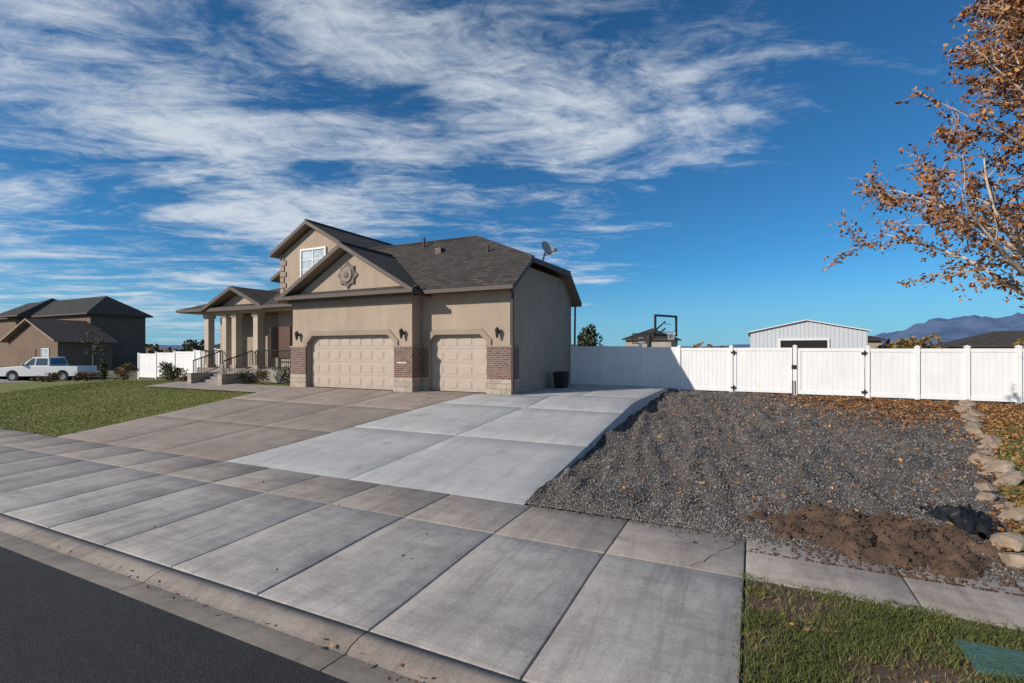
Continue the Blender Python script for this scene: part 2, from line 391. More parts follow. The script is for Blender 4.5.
scatter('dirt_clods',oc,of,pos,rng.uniform(.006,.035,n)*rng.uniform(.3,1,n),[M_dirt],aniso=rng.uniform(.6,1.3,(n,3)))
# lawns
def gs(name,x0,x1,y0,y1,fn,nx,ny,mat): return grid_sheet(name,np.linspace(x0,x1,nx),np.linspace(y0,y1,ny),fn,[mat])
gs('lawn',-46,X0-.01,6.96,17.5,lambda x,y:Hl(x,y)+.0,40,20,M_lawn)
V=[];
for y in np.linspace(6.96,21.9,60):
    for i in range(14): 
        x=xr(y)+.1+(14-xr(y))*i/13; V.append((x,y,Hg(x,y)+.02+.03*noise.noise(Vector((x,y,0)))))
F=[(j*14+i,j*14+i+1,(j+1)*14+i+1,(j+1)*14+i) for j in range(59) for i in range(13)]
npmesh('side_lawn',V,F,[M_lawn],smooth=True)
gs('park_strip',-.06,14,3.335,5.695,lambda x,y:.0-.012+.012*noise.noise(Vector((x*2,y*2,0))),50,14,M_dirt)
gs('park_strip.001',-60,-18.1,3.335,5.695,lambda x,y:S(x)-.01,20,5,M_lawn)
def blades(name,pts,h,wd,mat,tn=None):
    n=len(pts); az=rng.uniform(0,2*np.pi,n); hh=h*rng.uniform(.5,1.25,n); lean=rng.normal(0,.6,(n,2))*hh[:,None]
    dx=np.cos(az)*wd/2; dy=np.sin(az)*wd/2
    a=pts.copy(); a[:,0]-=dx;a[:,1]-=dy; b=pts.copy(); b[:,0]+=dx;b[:,1]+=dy
    c=pts.copy(); c[:,0]+=lean[:,0]*.4+dx*.7;c[:,1]+=lean[:,1]*.4+dy*.7; c[:,2]+=hh*.6
    c2=pts.copy(); c2[:,0]+=lean[:,0]*.4-dx*.7;c2[:,1]+=lean[:,1]*.4-dy*.7; c2[:,2]+=hh*.6
    d=pts.copy(); d[:,:2]+=lean; d[:,2]+=hh*.95
    V=np.stack([a,b,c,c2,d],1).reshape(-1,3); i=np.arange(n)[:,None]*5
    F=np.concatenate([i+[0,1,2],i+[0,2,3],i+[3,2,4]],0)
    t=np.repeat(tn if tn is not None else rng.random(n),5)
    return npmesh(name,V,F,[mat],t)
def patch(x,y,s=1.2): return .5+.5*noise.fractal(Vector((x*s,y*s,2)),1,2,4)
n=85000; P=np.stack([rng.uniform(-.05,4.5,n),rng.uniform(3.34,5.76,n),np.zeros(n)-.01],1)
k=np.array([patch(p[0],p[1],1.6) for p in P]); keep=rng.random(n)<np.clip((k-.25)*2.2,0.10,1); P=P[keep];k=k[keep]
blades('park_strip_grass',P,.055,.006,M_grass,np.clip(rng.random(len(P))*.8+(0.5-k)*.9,0,1))
n=75000; P=np.stack([rng.uniform(-36,X0,n),rng.uniform(6.96,16.5,n),np.zeros(n)],1); P[:,2]=[Hl(p[0],p[1]) for p in P]
k=np.array([patch(p[0],p[1],.5) for p in P])
blades('lawn_grass',P,.035,.018,M_grass2,np.clip(rng.random(n)*.7+(0.55-k)*.8,0,1))
n=16000; yy=rng.uniform(7,21,n); P=np.array([(xr(y)+.15+abs(random.gauss(0,2.2)),y,0) for y in yy]); P[:,2]=[Hg(p[0],p[1])+.02 for p in P]
blades('side_lawn_grass',P,.06,.012,M_grass2)
n=700; P=np.array([(random.uniform(-.11,-.03)*(1 if random.random()<.7 else 1.6),random.uniform(3.4,5.8),-.005) if random.random()<.5 else (random.uniform(-3,2.6),6.955,0.0) for _ in range(n)]); blades('edge_weeds',P,.05,.005,M_grass)
# leaves
lv6=[(-1,0,.1),(-.3,-.55,-.05),(.5,-.45,.12),(1,0,0),(.5,.45,.12),(-.3,.55,-.05)]; lf6=[(0,1,2,3,4,5)]
P=[]
for _ in range(15000):
    y=21.7-abs(random.gauss(0,2.6)); x=random.gauss(4.6,1.9)
    if y<8 or x>10: continue
    if x<xr(y): z=gz(x,y)+.02
    else: z=Hg(x,y)+.07
    P.append((x,y,z))
for _ in range(6000):
    y=random.uniform(7.3,21.5); x=xr(y)+abs(random.gauss(0,2.4))-.1; P.append((x,y,Hg(x,y)+.07))
for _ in range(700):
    y=random.uniform(8,20); x=random.uniform(-3,xr(y)); P.append((x,y,gz(x,y)+.015))
P=np.array(P); scatter('fallen_leaves',lv6,lf6,P,rng.uniform(.028,.055,len(P)),[M_leafg],flat=.5)
P=np.array([(random.uniform(0,4),random.uniform(3.4,5.65),.03+.03*random.random()) for _ in range(60)]+[(random.gauss(.42,.12),random.gauss(4.75,.10),.05) for _ in range(14)]+[(random.uniform(-14,1),random.uniform(3.6,7),.015+S(-3)) for _ in range(40)]+[(random.uniform(-9,1),random.uniform(2.9,3.12),-.12) for _ in range(60)])
scatter('fallen_leaves.001',lv6,lf6,P,rng.uniform(.013,.03,len(P)),[M_leafg],flat=.5)
def rock(name,loc,s,seed):
    bm=bmesh.new(); bmesh.ops.create_icosphere(bm,subdivisions=3,radius=1)
    pl=[(Vector((random.gauss(0,1),random.gauss(0,1),random.gauss(0,1))).normalized(),random.uniform(.5,.8)) for _ in range(9)]
    for v in bm.verts:
        q=v.co.normalized()
        for (nn,dd) in pl:
            k=q.dot(nn)
            if k>dd: q=q-nn*(k-dd)
        q*=1+.10*noise.noise(q*3+Vector((seed*3.3,0,0)))
        v.co=Vector((q.x*s[0],q.y*s[1],q.z*s[2]))
    me=bpy.data.meshes.new(name); bm.to_mesh(me); bm.free(); me.materials.append(M_rock)
    o=bpy.data.objects.new(name,me); o.location=loc; o.rotation_euler=(random.uniform(-.3,.3),random.uniform(-.3,.3),random.uniform(0,3)); link(o)
y=7.3; k=0
while y<21.3:
    s=random.uniform(.12,.23); x=xr(y)+.1+random.uniform(-.2,.2)
    if not 8.0<y<8.7: rock('border_rock' ,(x,y,Hg(x,y)+s*.35),(s*1.35,s*1.0,s*.75),k)
    y+=s*1.4+random.uniform(.12,.4); k+=1
rock('border_rock',(2.75,6.98,.08),(.2,.15,.12),99)
V=[]
for j in range(30):
    for i in range(30):
        x=2.15+.65*i/29; y=8.0+.9*j/29; r=math.hypot(i/29-.5,j/29-.5)
        V.append((x+.05*noise.noise(Vector((i*.3,j*.3,1))),y,Hg(x,y)+.02+.34*max(0,.5-r)+.14*abs(noise.fractal(Vector((x*6,y*6,2)),.8,2,4))))
F=[(j*30+i,j*30+i+1,(j+1)*30+i+1,(j+1)*30+i) for j in range(29) for i in range(29)]
npmesh('plastic_sheet',V,F,[M_plastic])
def lid(name,x,y,z,a,sx,sy):
    b=B(); b.box(-sx/2,sx/2,-sy/2,sy/2,-.05,.02,0)
    for i in range(6): b.box(-sx/2+.05,sx/2-.05,-sy/2+.05+i*(sy-.1)/6,-sy/2+.07+i*(sy-.1)/6,.021,.026,0)
    b.box(-sx/2-.02,sx/2+.02,-sy/2-.02,sy/2+.02,-.06,.012,0)
    o=b.build(name,[M_green],bevel=.006); o.location=(x,y,z); o.rotation_euler=(0,0,a)
lid('utility_box_lid',1.82,5.02,.01,.05,.60,.38); lid('utility_box_lid.001',2.85,7.35,.06,.3,.5,.32)
# ------------------------------------------------------------------ fences
def fence(name,posts,Y,hf,h=1.85,gates=()):
    e=empty(name); b=B(); hb=B()
    for i,x in enumerate(posts):
        z=hf(x); top=z+h+.03
        b.box(x-.065,x+.065,Y-.065,Y+.065,z-.1,top,0)
        b.box(x-.08,x+.08,Y-.08,Y+.08,top,top+.025,0)
        b.poly([(x-.07,Y-.07,top+.026),(x+.07,Y-.07,top+.026),(x,Y,top+.07)]);b.poly([(x+.07,Y-.07,top+.026),(x+.07,Y+.07,top+.026),(x,Y,top+.07)])
        b.poly([(x+.07,Y+.07,top+.026),(x-.07,Y+.07,top+.026),(x,Y,top+.07)]);b.poly([(x-.07,Y+.07,top+.026),(x-.07,Y-.07,top+.026),(x,Y,top+.07)])
        if i==len(posts)-1: break
        x2=posts[i+1]; zb=(hf(x)+hf(x2))/2+.06; a0=x+.065; a1=x2-.065
        g=(i in gates)
        if g: a0+=.03; a1-=.03
        b.box(a0,a1,Y-.035,Y+.035,zb,zb+.15,0); b.box(a0,a1,Y-.035,Y+.035,zb+h-.2,zb+h-.08,0)
        nb=max(2,round((a1-a0)/.165)); w_=(a1-a0)/nb
        for k in range(nb):
            b.box(a0+k*w_+.003,a0+(k+1)*w_-.003,Y-.018,Y+.018,zb+.15,zb+h-.2,0)
        b.box(a0,a1,Y-.011,Y+.011,zb+.15,zb+h-.2,0)
        if g:
            b.box(a0,a0+.1,Y-.04,Y-.0352,zb,zb+h-.08,0);b.box(a1-.1,a1,Y-.04,Y-.0352,zb,zb+h-.08,0)
            hx=a0 if i==gates[0] else a1
            for zz in(zb+.12,zb+h-.3): hb.box(hx-.1,hx+.08,Y-.09,Y-.066,zz,zz+.07,0); hb.box(hx-.02,hx+.02,Y-.1,Y-.066,zz-.06,zz+.13,0)
            if i==gates[0]: 
                hb.box(a1-.02,a1+.14,Y-.10,Y-.066,zb+.95,zb+1.1,0); hb.box(a1+.0,a1+.025,Y-.1,Y-.066,zb-.02,zb+.5,0); hb.box(a1+.08,a1+.105,Y-.1,Y-.066,zb-.02,zb+.5,0)
    b.build('panels',[M_vinyl],e)
    if gates: hb.build('hinges',[M_iron],e)
fence('vinyl_fence',[-7.6,-6.2,-4.43,-2.8,-.77,1.49,3.8,5.25,6.6,7.9,9.3,11.5,13.8],21.85,lambda x:.62 if x>2 else .74 if x<-2.9 else .66,gates=(4,5))
fence('vinyl_fence.001',[-41.5,-39.2,-36.9,-34.6,-32.3,-30,-28],20.6,lambda x:.28+.035*(x+41))
# ------------------------------------------------------------------ house
H=empty('stucco_house')
GF=.82
b=B()
b.box(-18,-11.55,15.15,22,.5,4.6)
b.box(-18,-17.1,14.9,15.15,.5,4.6); b.box(-12.4,-11.55,14.9,15.15,.5,4.6); b.box(-17.1,-12.4,14.9,15.15,3.0,4.6)
for sx,d in((-17.1,1),(-12.4,-1)): b.extr([(sx,14.9,3.0),(sx+d*.32,14.9,3.0),(sx,14.9,2.72)],(0,.25,0))
b.extr([(-18,14.9,4.6),(-11.55,14.9,4.6),(-14.78,14.9,6.42)],(0,3.2,0))
b.box(-11.54,-7.72,15.76,21.98,.5,4.58)
b.box(-11.54,-11.2,15.5,15.76,.5,4.55); b.box(-8.65,-7.70,15.5,15.76,.5,4.55); b.box(-11.2,-8.65,15.5,15.76,2.98,4.55)
for sx,d in((-11.2,1),(-8.65,-1)): b.extr([(sx,15.5,2.98),(sx+d*.28,15.5,2.98),(sx,15.5,2.72)],(0,.26,0))
b.extr([(-7.7,15.76,.5),(-7.7,22,.5),(-7.7,22,4.75),(-7.7,20.85,5.6),(-7.7,16.6,5.6),(-7.7,15.76,5.0)],(-.3,0,0))
b.box(-22,-17.6,17.5,24,.5,7.3); b.extr([(-22,17.5,7.3),(-17.6,17.5,7.3),(-19.8,17.5,8.5)],(0,4,0))
b.box(-23.0,-22.0,18.3,22,4,6.6)
b.box(-27.8,-22.001,18.0,25,.5,4.5); b.box(-22,-18.001,17.3,17.5,.5,4.5)
b.extr([(-25.6,16.45,4.62),(-22.0,16.45,4.62),(-23.8,16.45,5.38)],(0,2,0))
b.build('walls',[M_stucco],H)
b=B()
for (x0,x1,y0,y1) in((-18.06,-17.14,14.83,15.6),(-12.36,-11.49,14.83,15.45),(-8.61,-7.63,15.43,16.1)):
    b.box(x0,x1,y0,y1,1.35,2.5,0); b.box(x0-.03,x1+.03,y0-.03,y1+.03,2.5,2.57,1); b.box(x0-.01,x1+.01,y0-.01,y1+.01,.6,1.349,2)
b.box(-11.53,-11.22,15.43,15.6,1.35,2.5,0); b.box(-11.53,-11.22,15.42,15.6,.6,1.349,2)
b.box(-8.0,-7.68,16.1,22.02,.5,1.12,2)
b.build('brick_piers',[M_brick,M_band,M_block],H)
b=B()
def surround(x0,x1,y,zt,c):
    t=.2
    pts=[(x0-t,y,zt-.35-.15),(x0,y,zt-.35-.15),(x0,y,zt-c+.02),(x0+c,y,zt),(x1-c,y,zt),(x1,y,zt-c+.02),(x1,y,zt-.5),(x1+t,y,zt-.5),(x1+t,y,zt-c+t*.5),(x1-c+t*.4,y,zt+t),(x0+c-t*.4,y,zt+t),(x0-t,y,zt-c+t*.5)]
    b.extr(pts,(0,-.05,0))
surround(-17.1,-12.4,14.899,3.0,.32); surround(-11.2,-8.65,15.499,2.98,.28)
for k in range(9): 
    z=4.75+k*.29; w_=.42 if k%2 else .28; b.box(-22.04,-22.04+w_,17.45,17.5,z,z+.25)
b.box(-18.02,-11.53,14.85,14.899,4.25,4.45)
b.build('stucco_trim',[M_band],H)
b=B(); cz=5.45; cx=-14.78
b.extr([(cx-.55,14.9,cz),(cx,14.9,cz-.55),(cx+.55,14.9,cz),(cx,14.9,cz+.55)],(0,-.05,0))
b.box(cx-.36,cx+.36,14.83,14.9,cz-.36,cz+.36); b.cyl((cx,14.83,cz),(cx,14.78,cz),.32,.28,20,1); b.cyl((cx,14.78,cz),(cx,14.75,cz),.15,.1,16)
b.build('medallion',[simple('cast_stone',(.17,.14,.12),.9,.3,9,.6),simple('cast_stone_light',(.27,.23,.19),.9,.3,9,.6)],H)
def gdoor(x0,x1,y,z0,z1,cols):
    b=B(); b.box(x0-.05,x1+.05,y,y+.04,z0,z1+.02)
    rh=(z1-z0)/4; cw=(x1-x0)/cols
    for r in range(4):
        b.box(x0,x1,y-.012,y-.001,z0+r*rh+.010,z0+(r+1)*rh-.010)
        for c_ in range(cols):
            a0=x0+c_*cw+.07;a1=x0+(c_+1)*cw-.07; c0=z0+r*rh+.09;c1=z0+(r+1)*rh-.09
            b.box(a0,a1,y-.017,y-.0125,c0,c1); b.box(a0+.05,a1-.05,y-.028,y-.0175,c0+.05,c1-.05)
    return b
gdoor(-17.1,-12.4,15.10,GF,3.0,8).build('garage_door_double',[M_door],H,bevel=.004)
gdoor(-11.2,-8.65,15.70,GF,2.98,4).build('garage_door_single',[M_door],H,bevel=.004)
b=B(); b.box(-17.1,-12.4,15.0,15.14,.7,.835); b.box(-11.2,-8.65,15.6,15.75,.7,.835); b.build('thresholds',[M_dark],H)
# roofs
b=B()
ex0,ex1,ap_x=-18.5,-11.08,-14.79; ez=4.62; az=6.70; yf=14.45
b.roof([(ex0,yf,ez),(ap_x,yf,az),(ap_x,18.6,az),(ex0,18.6,ez)][::-1]); b.roof([(ex1,yf,ez),(ex1,18.6,ez),(ap_x,18.6,az),(ap_x,yf,az)][::-1])
b.extr([(-18.4,14.42,4.52),(-18.4,14.9,4.52),(-18.4,14.9,4.86),(-18.4,14.42,4.66)],(7.2,0,0),0,0)
R=(-10.9,18.7,7.4); RL=(-18.5,18.7,7.4)
b.roof([(-18.5,15.0,4.65),(-7.3,15.0,4.65),(-7.3,16.62,5.853),R,RL]); b.roof([(-18.5,22.4,4.65),RL,R,(-7.3,20.78,5.853),(-7.3,22.4,4.65)])
b.roof([(-7.28,16.60,5.85),(-7.28,20.80,5.85),R])
q=.55; pk=8.82
b.roof([(-22.4,17.1,pk-2.6*q),(-19.8,17.1,pk),(-19.8,24,pk),(-22.4,26,pk-2.6*q)][::-1])
b.roof([(-19.8,17.1,pk),(-14.6,17.1,pk-5.2*q),(-14.6,27,pk-5.2*q),(-19.8,24,pk)])
b.roof([(-22.4,26,pk-2.6*q),(-19.8,24,pk),(-14.6,27,pk-5.2*q)])
b.roof([(-23.5,18.0,6.3),(-22.0,18.0,7.05),(-22.0,22.3,7.05),(-23.5,22.3,6.3)][::-1])
b.roof([(-28.4,16.0,4.6),(-18.2,16.0,4.6),(-18.2,20.3,6.2),(-25.2,20.3,6.2)]); b.roof([(-28.4,16.0,4.6),(-25.2,20.3,6.2),(-25.2,21.5,6.2),(-28.4,25.6,4.6)])
b.roof([(-28.4,25.6,4.6),(-25.2,21.5,6.2),(-25.2,20.3,6.2),(-18.2,20.3,6.2),(-18.2,25.6,4.6)][::-1])
b.roof([(-26.1,15.9,4.64),(-23.8,15.9,5.66),(-23.8,19,5.66),(-26.1,19,4.64)][::-1]); b.roof([(-21.5,15.9,4.64),(-21.5,19,4.64),(-23.8,19,5.66),(-23.8,15.9,5.66)][::-1])
b.build('roof',[M_shing,M_fascia,M_soffit],H)
b=B()
b.cyl((-17.2,18.7,7.42),R,.07,n=6); b.cyl(R,(-7.3,16.62,5.87),.06,n=6); b.cyl(R,(-7.3,20.78,5.87),.06,n=6); b.cyl((ap_x,14.46,6.71),(ap_x,17.6,6.71),.06,n=6); b.cyl((-19.8,17.11,8.83),(-19.8,24,8.83),.06,n=6)
b.build('ridge_caps',[M_shing],H)
b=B()
b.box(-11.05,-7.3,14.88,15.0,4.5,4.64); b.box(-18.45,-11.1,14.33,14.42,4.52,4.66); b.box(-28.4,-26.12,15.88,16.0,4.44,4.58); b.box(-21.48,-18.5,15.88,16.0,4.44,4.58)
b.cyl((-7.55,15.4,4.45),(-7.55,15.42,.95),.05,n=6); b.cyl((-7.5,22.0,4.5),(-7.55,22.04,.9),.05,n=6); b.cyl((-7.55,15.0,4.55),(-7.55,15.4,4.45),.05,n=6)
b.build('gutters',[M_fascia],H)
m=N('pale_glass'); m.col(m.ramp(m.noise(2,3),[(.3,(.35,.42,.48)),(.7,(.6,.66,.7))])); m.rough(.12); M_pale_glass=m.m  # pale blue-grey pane colour, mottled by noise
def window(e,x0,x1,y,z0,z1,mx=2,my=2,t=.09):
    b=B(); b.box(x0,x1,y-.03,y-.01,z0,z1,1)
    for (a,c_,d,f_) in((x0-t,x1+t,z1,z1+t),(x0-t,x1+t,z0-t,z0),(x0-t,x0,z0,z1),(x1,x1+t,z0,z1)): b.box(a,c_,y-.08,y-.005,d,f_,0)
    for i in range(1,mx): xx=x0+(x1-x0)*i/mx; b.box(xx-.025,xx+.025,y-.06,y-.031,z0,z1,0)
    for i in range(1,my): zz=z0+(z1-z0)*i/my; b.box(x0,x1,y-.055,y-.031,zz-.02,zz+.02,0)
    b.build('window',[M_trimw,M_pale_glass],e)
window(H,-20.45,-18.85,17.5,5.95,7.4,2,3)
window(H,-27,-25.8,18.0,2.1,3.8,2,2)
b=B()
for (x,y) in((-11.95,14.9),(-17.6,14.9),(-8.15,15.5)):
    b.cyl((x,y-.02,3.05),(x,y-.12,3.05),.05,.04,8); b.cyl((x,y-.14,2.9),(x,y-.14,3.12),.05,.085,8); b.cyl((x,y-.14,3.12),(x,y-.14,3.22),.10,.02,8); b.cyl((x,y-.14,2.82),(x,y-.14,2.9),.02,.05,8)
b.build('wall_lamps',[M_iron],H)
b=B(); b.box(-12.2,-11.75,14.815,14.829,1.9,1.93); b.build('number_plate',[M_trimw],H)
b=B(); b.cyl((-9.6,17.3,6.1),(-9.6,17.3,6.65),.05,n=8); b.cyl((-13.5,18.3,7.0),(-13.5,18.3,7.55),.06,n=8); b.box(-12.4,-12.1,17.6,17.9,6.5,6.85); b.build('roof_vents',[M_fascia],H)
# porch
b=B()
b.box(-27.2,-18.02,16.3,18,.4,1.45,1)
for x in(-26.6,-25.1,-24.3,-22.6,-18.55):
    b.box(x-.17,x+.17,16.45,16.79,1.6,4.25,0); b.box(x-.24,x+.24,16.38,16.86,1.45,1.62,0); b.box(x-.22,x+.22,16.40,16.84,4.12,4.35,0)
b.box(-27.2,-18.1,16.42,16.82,4.35,4.6,0)
for i in range(5): b.box(-25.0,-22.9,14.9+i*.28,16.298,.5,.78+i*.135,1)
b.box(-25.3,-25.0,14.7,16.29,.5,1.25,2); b.box(-22.9,-22.6,14.7,16.29,.5,1.25,2)
b.build('porch',[M_col,M_walk,M_block],H)
b=B()
def rail(x0,y0,x1,y1,z0,z1):
    L=math.hypot(x1-x0,y1-y0); n=int(L/.13)
    b.cyl((x0,y0,z0+.92),(x1,y1,z1+.92),.03,n=6); b.cyl((x0,y0,z0+.1),(x1,y1,z1+.1),.02,n=6)
    for k in range(n+1):
        t=k/n; x=x0+(x1-x0)*t;y=y0+(y1-y0)*t;z=z0+(z1-z0)*t; b.cyl((x,y,z+(.0 if k in(0,n) else .1)),(x,y,z+.92),.022 if k in (0,n) else .012,n=5)
rail(-22.5,16.4,-18.8,16.4,1.45,1.45); rail(-27,16.4,-25.3,16.4,1.45,1.45); rail(-25.15,14.9,-25.15,16.4,.95,1.45); rail(-22.75,14.9,-22.75,16.4,.95,1.45)
b.build('iron_railing',[M_iron],H)
b=B(); b.box(-24.3,-23.3,17.94,17.99,1.45,3.6,0); b.box(-22.5,-21,17.2,17.29,2.0,3.6,0); b.box(-27,-22.2,17.9,17.93,1.46,4.3,1);b.build('front_door',[simple('door_wood',(.10,.05,.03),.4),M_band],H)
gs('front_walk',-27,-18.36,13.6,15.2,lambda x,y:Hl(x,y)+.05,10,4,M_walk)
b=B(); b.extr([(-7.35,18.9,.83),(-6.95,18.9,.83),(-6.9,18.85,1.42),(-7.4,18.85,1.42)],(0,.6,0)); b.extr([(-7.43,18.8,1.42),(-6.87,18.8,1.42),(-6.95,18.84,1.5),(-7.35,18.84,1.5)],(0,.68,0))
b.build('trash_bin',[M_rubber],bevel=.02)
# satellite dish
D=empty('satellite_dish'); bm=bmesh.new()
bmesh.ops.create_uvsphere(bm,u_segments=24,v_segments=24,radius=1)
bmesh.ops.delete(bm,geom=[v for v in bm.verts if v.co.z>-.84],context='VERTS')
for v in bm.verts: v.co=Vector((v.co.x*.62,v.co.y*.74,(v.co.z+1)*.6))
me=bpy.data.meshes.new('dish');bm.to_mesh(me);bm.free(); me.materials.append(simple('grey_dish',(.36,.36,.37),.5)); o=bpy.data.objects.new('dish',me); o.location=(-7.6,18.7,6.55); o.rotation_euler=(math.radians(60),0,math.radians(62)); link(o,D)
b=B(); b.cyl((-7.9,18.7,5.75),(-7.65,18.7,6.5),.035); b.cyl((-7.9,18.7,5.95),(-8.25,18.9,6.0),.02); b.cyl((-7.65,18.65,6.3),(-7.1,18.35,6.4),.022); b.box(-7.16,-7.04,18.28,18.40,6.36,6.48); b.build('mast',[M_iron],D)
# ------------------------------------------------------------------ other houses
def simple_house(name,x0,x1,y0,y1,zb,ze,zr,wall,roofm,hip=True,ov=.6,wins=()):
    e=empty(name); b=B(); b.box(x0,x1,y0,y1,zb-1,ze-.19); 
    a0,a1,c0,c1=x0-ov,x1+ov,y0-ov,y1+ov; r=B()
    ym=(c0+c1)/2; h=(c1-c0)/2; h=min(h,(a1-a0)/2-.1)
    L=(a0+h,ym,zr);Rr=(a1-h,ym,zr)
    r.roof([(a0,c0,ze),(a1,c0,ze),Rr,L]); r.roof([(a1,c1,ze),(a0,c1,ze),L,Rr])
    r.roof([(a1,c0,ze),(a1,c1,ze),Rr]); r.roof([(a0,c1,ze),(a0,c0,ze),L])
    b.build('walls',[wall],e); r.build('roof',[roofm,M_fascia,M_soffit],e)
    for w_ in wins: window(e,*w_)
    return e
nb=simple_house('brown_house',-100,-72.0,30.5,36.5,0,6.9,9.4,M_nb,M_shing2,wins=((-84,-82,30.5,4.3,5.7),))
r=B(); r.roof([(-93,28.6,7.0),(-86,28.6,7.0),(-89.5,33.5,9.8)]); r.roof([(-86,28.6,7.0),(-86,38,7.0),(-89.5,33.5,9.8)]); r.roof([(-93,38,7.0),(-93,28.6,7.0),(-89.5,33.5,9.8)]); r.build('upper_roof',[M_shing2,M_fascia,M_soffit],nb)
r=B(); r.box(-79,-67,25.5,30.49,-.5,3.5); r.extr([(-79,25.5,3.5),(-67,25.5,3.5),(-73,25.5,5.5)],(0,4.9,0)); r.build('garage_wing',[M_nb],nb)
r=B(); r.roof([(-79.7,24.9,3.45),(-73,24.9,5.95),(-73,30.7,5.95),(-79.7,30.7,3.45)][::-1]); r.roof([(-66.3,24.9,3.45),(-66.3,30.7,3.45),(-73,30.7,5.95),(-73,24.9,5.95)][::-1]); r.build('garage_roof',[M_shing2,M_soffit,M_soffit],nb)
gdoor(-77,-72,25.45,0,2.5,6).build('garage_door',[M_nb],nb)
window(nb,-70.5,-68.9,25.5,1.2,2.5)
gs('neighbor_driveway',-76,-48,9,25.5,lambda x,y:.06,12,10,M_walk)
simple_house('distant_house',4,17,88,98,.3,4.0,5.6,stucco2('beige',(.35,.29,.22)),M_shing2)
simple_house('distant_house.001',24,40,82,92,.3,3.0,4.9,stucco2('beige2',(.38,.30,.2)),M_shing)
simple_house('distant_house.002',-19.5,-12,84,92,.3,4.3,6.2,stucco2('beige3',(.36,.32,.27)),M_shing2)
simple_house('distant_house.003',-105,-86,62,74,.1,3.0,4.0,stucco2('beige4',(.5,.48,.45)),M_shing2)
simple_house('distant_house.004',44,60,64,76,.3,2.7,4.2,stucco2('beige5',(.33,.27,.2)),M_shing)
e=empty('metal_shop_building'); b=B()
b.box(-.2,12.2,70,92,0,4.75); b.extr([(-.2,70,4.75),(12.2,70,4.75),(6,70,6.05)],(0,22,0)); b.build('walls',[M_metal],e)
b=B(); b.roof([(-.5,69.7,4.72),(6,69.7,6.15),(6,92,6.15),(-.5,92,4.72)][::-1],.1); b.roof([(12.5,69.7,4.72),(12.5,92,4.72),(6,92,6.15),(6,69.7,6.15)][::-1],.1); b.build('roof',[simple('metal_roof',(.45,.46,.48),.5),M_trimw,M_soffit],e)
b=B(); b.box(3.2,8.2,69.9,69.98,.3,3.6,0); b.build('door_opening',[M_dark],e)
b=B(); b.box(3.0,3.2,69.85,69.99,.3,3.8); b.box(8.2,8.4,69.85,69.99,.3,3.8); b.box(3.2,8.2,69.85,69.99,3.6,3.8); b.build('door_frame',[M_trimw],e)
def hoop(name,x,y,z0,a,s=1.0):
    e=empty(name,(x,y,z0),a); b=B()
    b.box(-.08,.08,-.08,.08,-.2,2.9,0); b.cyl((0,0,2.6),(0,-1.0,3.25),.04,n=6); b.cyl((0,0,2.9),(0,-1.0,3.6),.04,n=6); b.cyl((.2,.0,2.2),(.0,.55,3.0),.04,n=6)
    for (a0,a1,c0,c1) in((-.9,.9,2.85,2.95),(-.9,.9,3.83,3.93),(-.9,-.80,2.95,3.83),(.80,.9,2.95,3.83)): b.box(a0,a1,-1.08,-1.0,c0,c1,0)
    b.box(-.3,.3,-1.10,-1.081,3.05,3.09,2); b.box(-.3,.3,-1.10,-1.081,3.45,3.49,2)
    for k in range(18):
        t0=2*math.pi*k/18;t1=2*math.pi*(k+1)/18
        b.cyl((.23*math.cos(t0),-1.35+.23*math.sin(t0),3.05),(.23*math.cos(t1),-1.35+.23*math.sin(t1),3.05),.012,n=5,mi=1)
        b.cyl((.23*math.cos(t0),-1.35+.23*math.sin(t0),3.05),(.12*math.cos(t1+.3),-1.35+.12*math.sin(t1+.3),2.65),.005,n=4,mi=2)
    b.build('hoop_frame',[M_iron,simple('orange_rim',(.5,.1,.03),.5),M_trimw],e)
hoop('basketball_hoop',-4.85,26.2,.25,math.radians(62)); hoop('basketball_hoop.001',-10.6,52,.2,math.radians(20))
# ------------------------------------------------------------------ pickup
T=empty('pickup_truck',(-49.2,18.2,-.02),math.radians(180+30))
b=B()
def arch(cx,r=.46,n=8): return [(cx+r*math.cos(math.pi-math.pi*k/n)*1,.42+r*math.sin(math.pi*k/n)) for k in range(n+1)]
body=[(-2.85,.42)]+arch(-1.75)+arch(1.85)+[(2.75,.42),(2.85,.6),(2.83,.98),(2.7,1.08),(1.25,1.2),(.0,1.2),(-2.85,1.16)]
b.extr([(x,-.96,z) for x,z in body],(0,1.92,0),0)
b.build('body',[M_white_paint],T,bevel=.03)
b=B()
bot=[(1.3,-.9,1.19),(-.75,-.9,1.19),(-.75,.9,1.19),(1.3,.9,1.19)]; top=[(.55,-.72,1.88),(-.6,-.72,1.88),(-.6,.72,1.88),(.55,.72,1.88)]
b.v+=bot+top
for q_ in ((3,2,1,0),(4,5,6,7),(0,1,5,4),(1,2,6,5),(2,3,7,6),(3,0,4,7)): b.f.append(list(q_)); b.m.append(0)
b.build('cab',[M_white_paint],T,bevel=.03)
b=B()
for s_ in(-1,1):
    f=lambda x,z:(x,s_*((.9-(z-1.19)/.69*.18)+.012),z)
    b.poly([f(1.05,1.25),f(.35,1.25),f(.35,1.78),f(.58,1.78)]); b.poly([f(.25,1.25),f(-.62,1.25),f(-.52,1.78),f(.25,1.78)])
b.poly([(1.27,-.8,1.24),(1.27,.8,1.24),(.62,.66,1.83),(.62,-.66,1.83)]); b.poly([(-.77,-.75,1.28),(-.77,.75,1.28),(-.64,.62,1.78),(-.64,-.62,1.78)])
b.build('windows',[M_glass],T,recalc=False)
b=B(); b.box(-2.75,-.85,-.82,.82,1.165,1.172,0); b.box(2.84,2.88,-.7,.7,.68,.98,0); b.build('bed_and_grille',[M_dark],T)
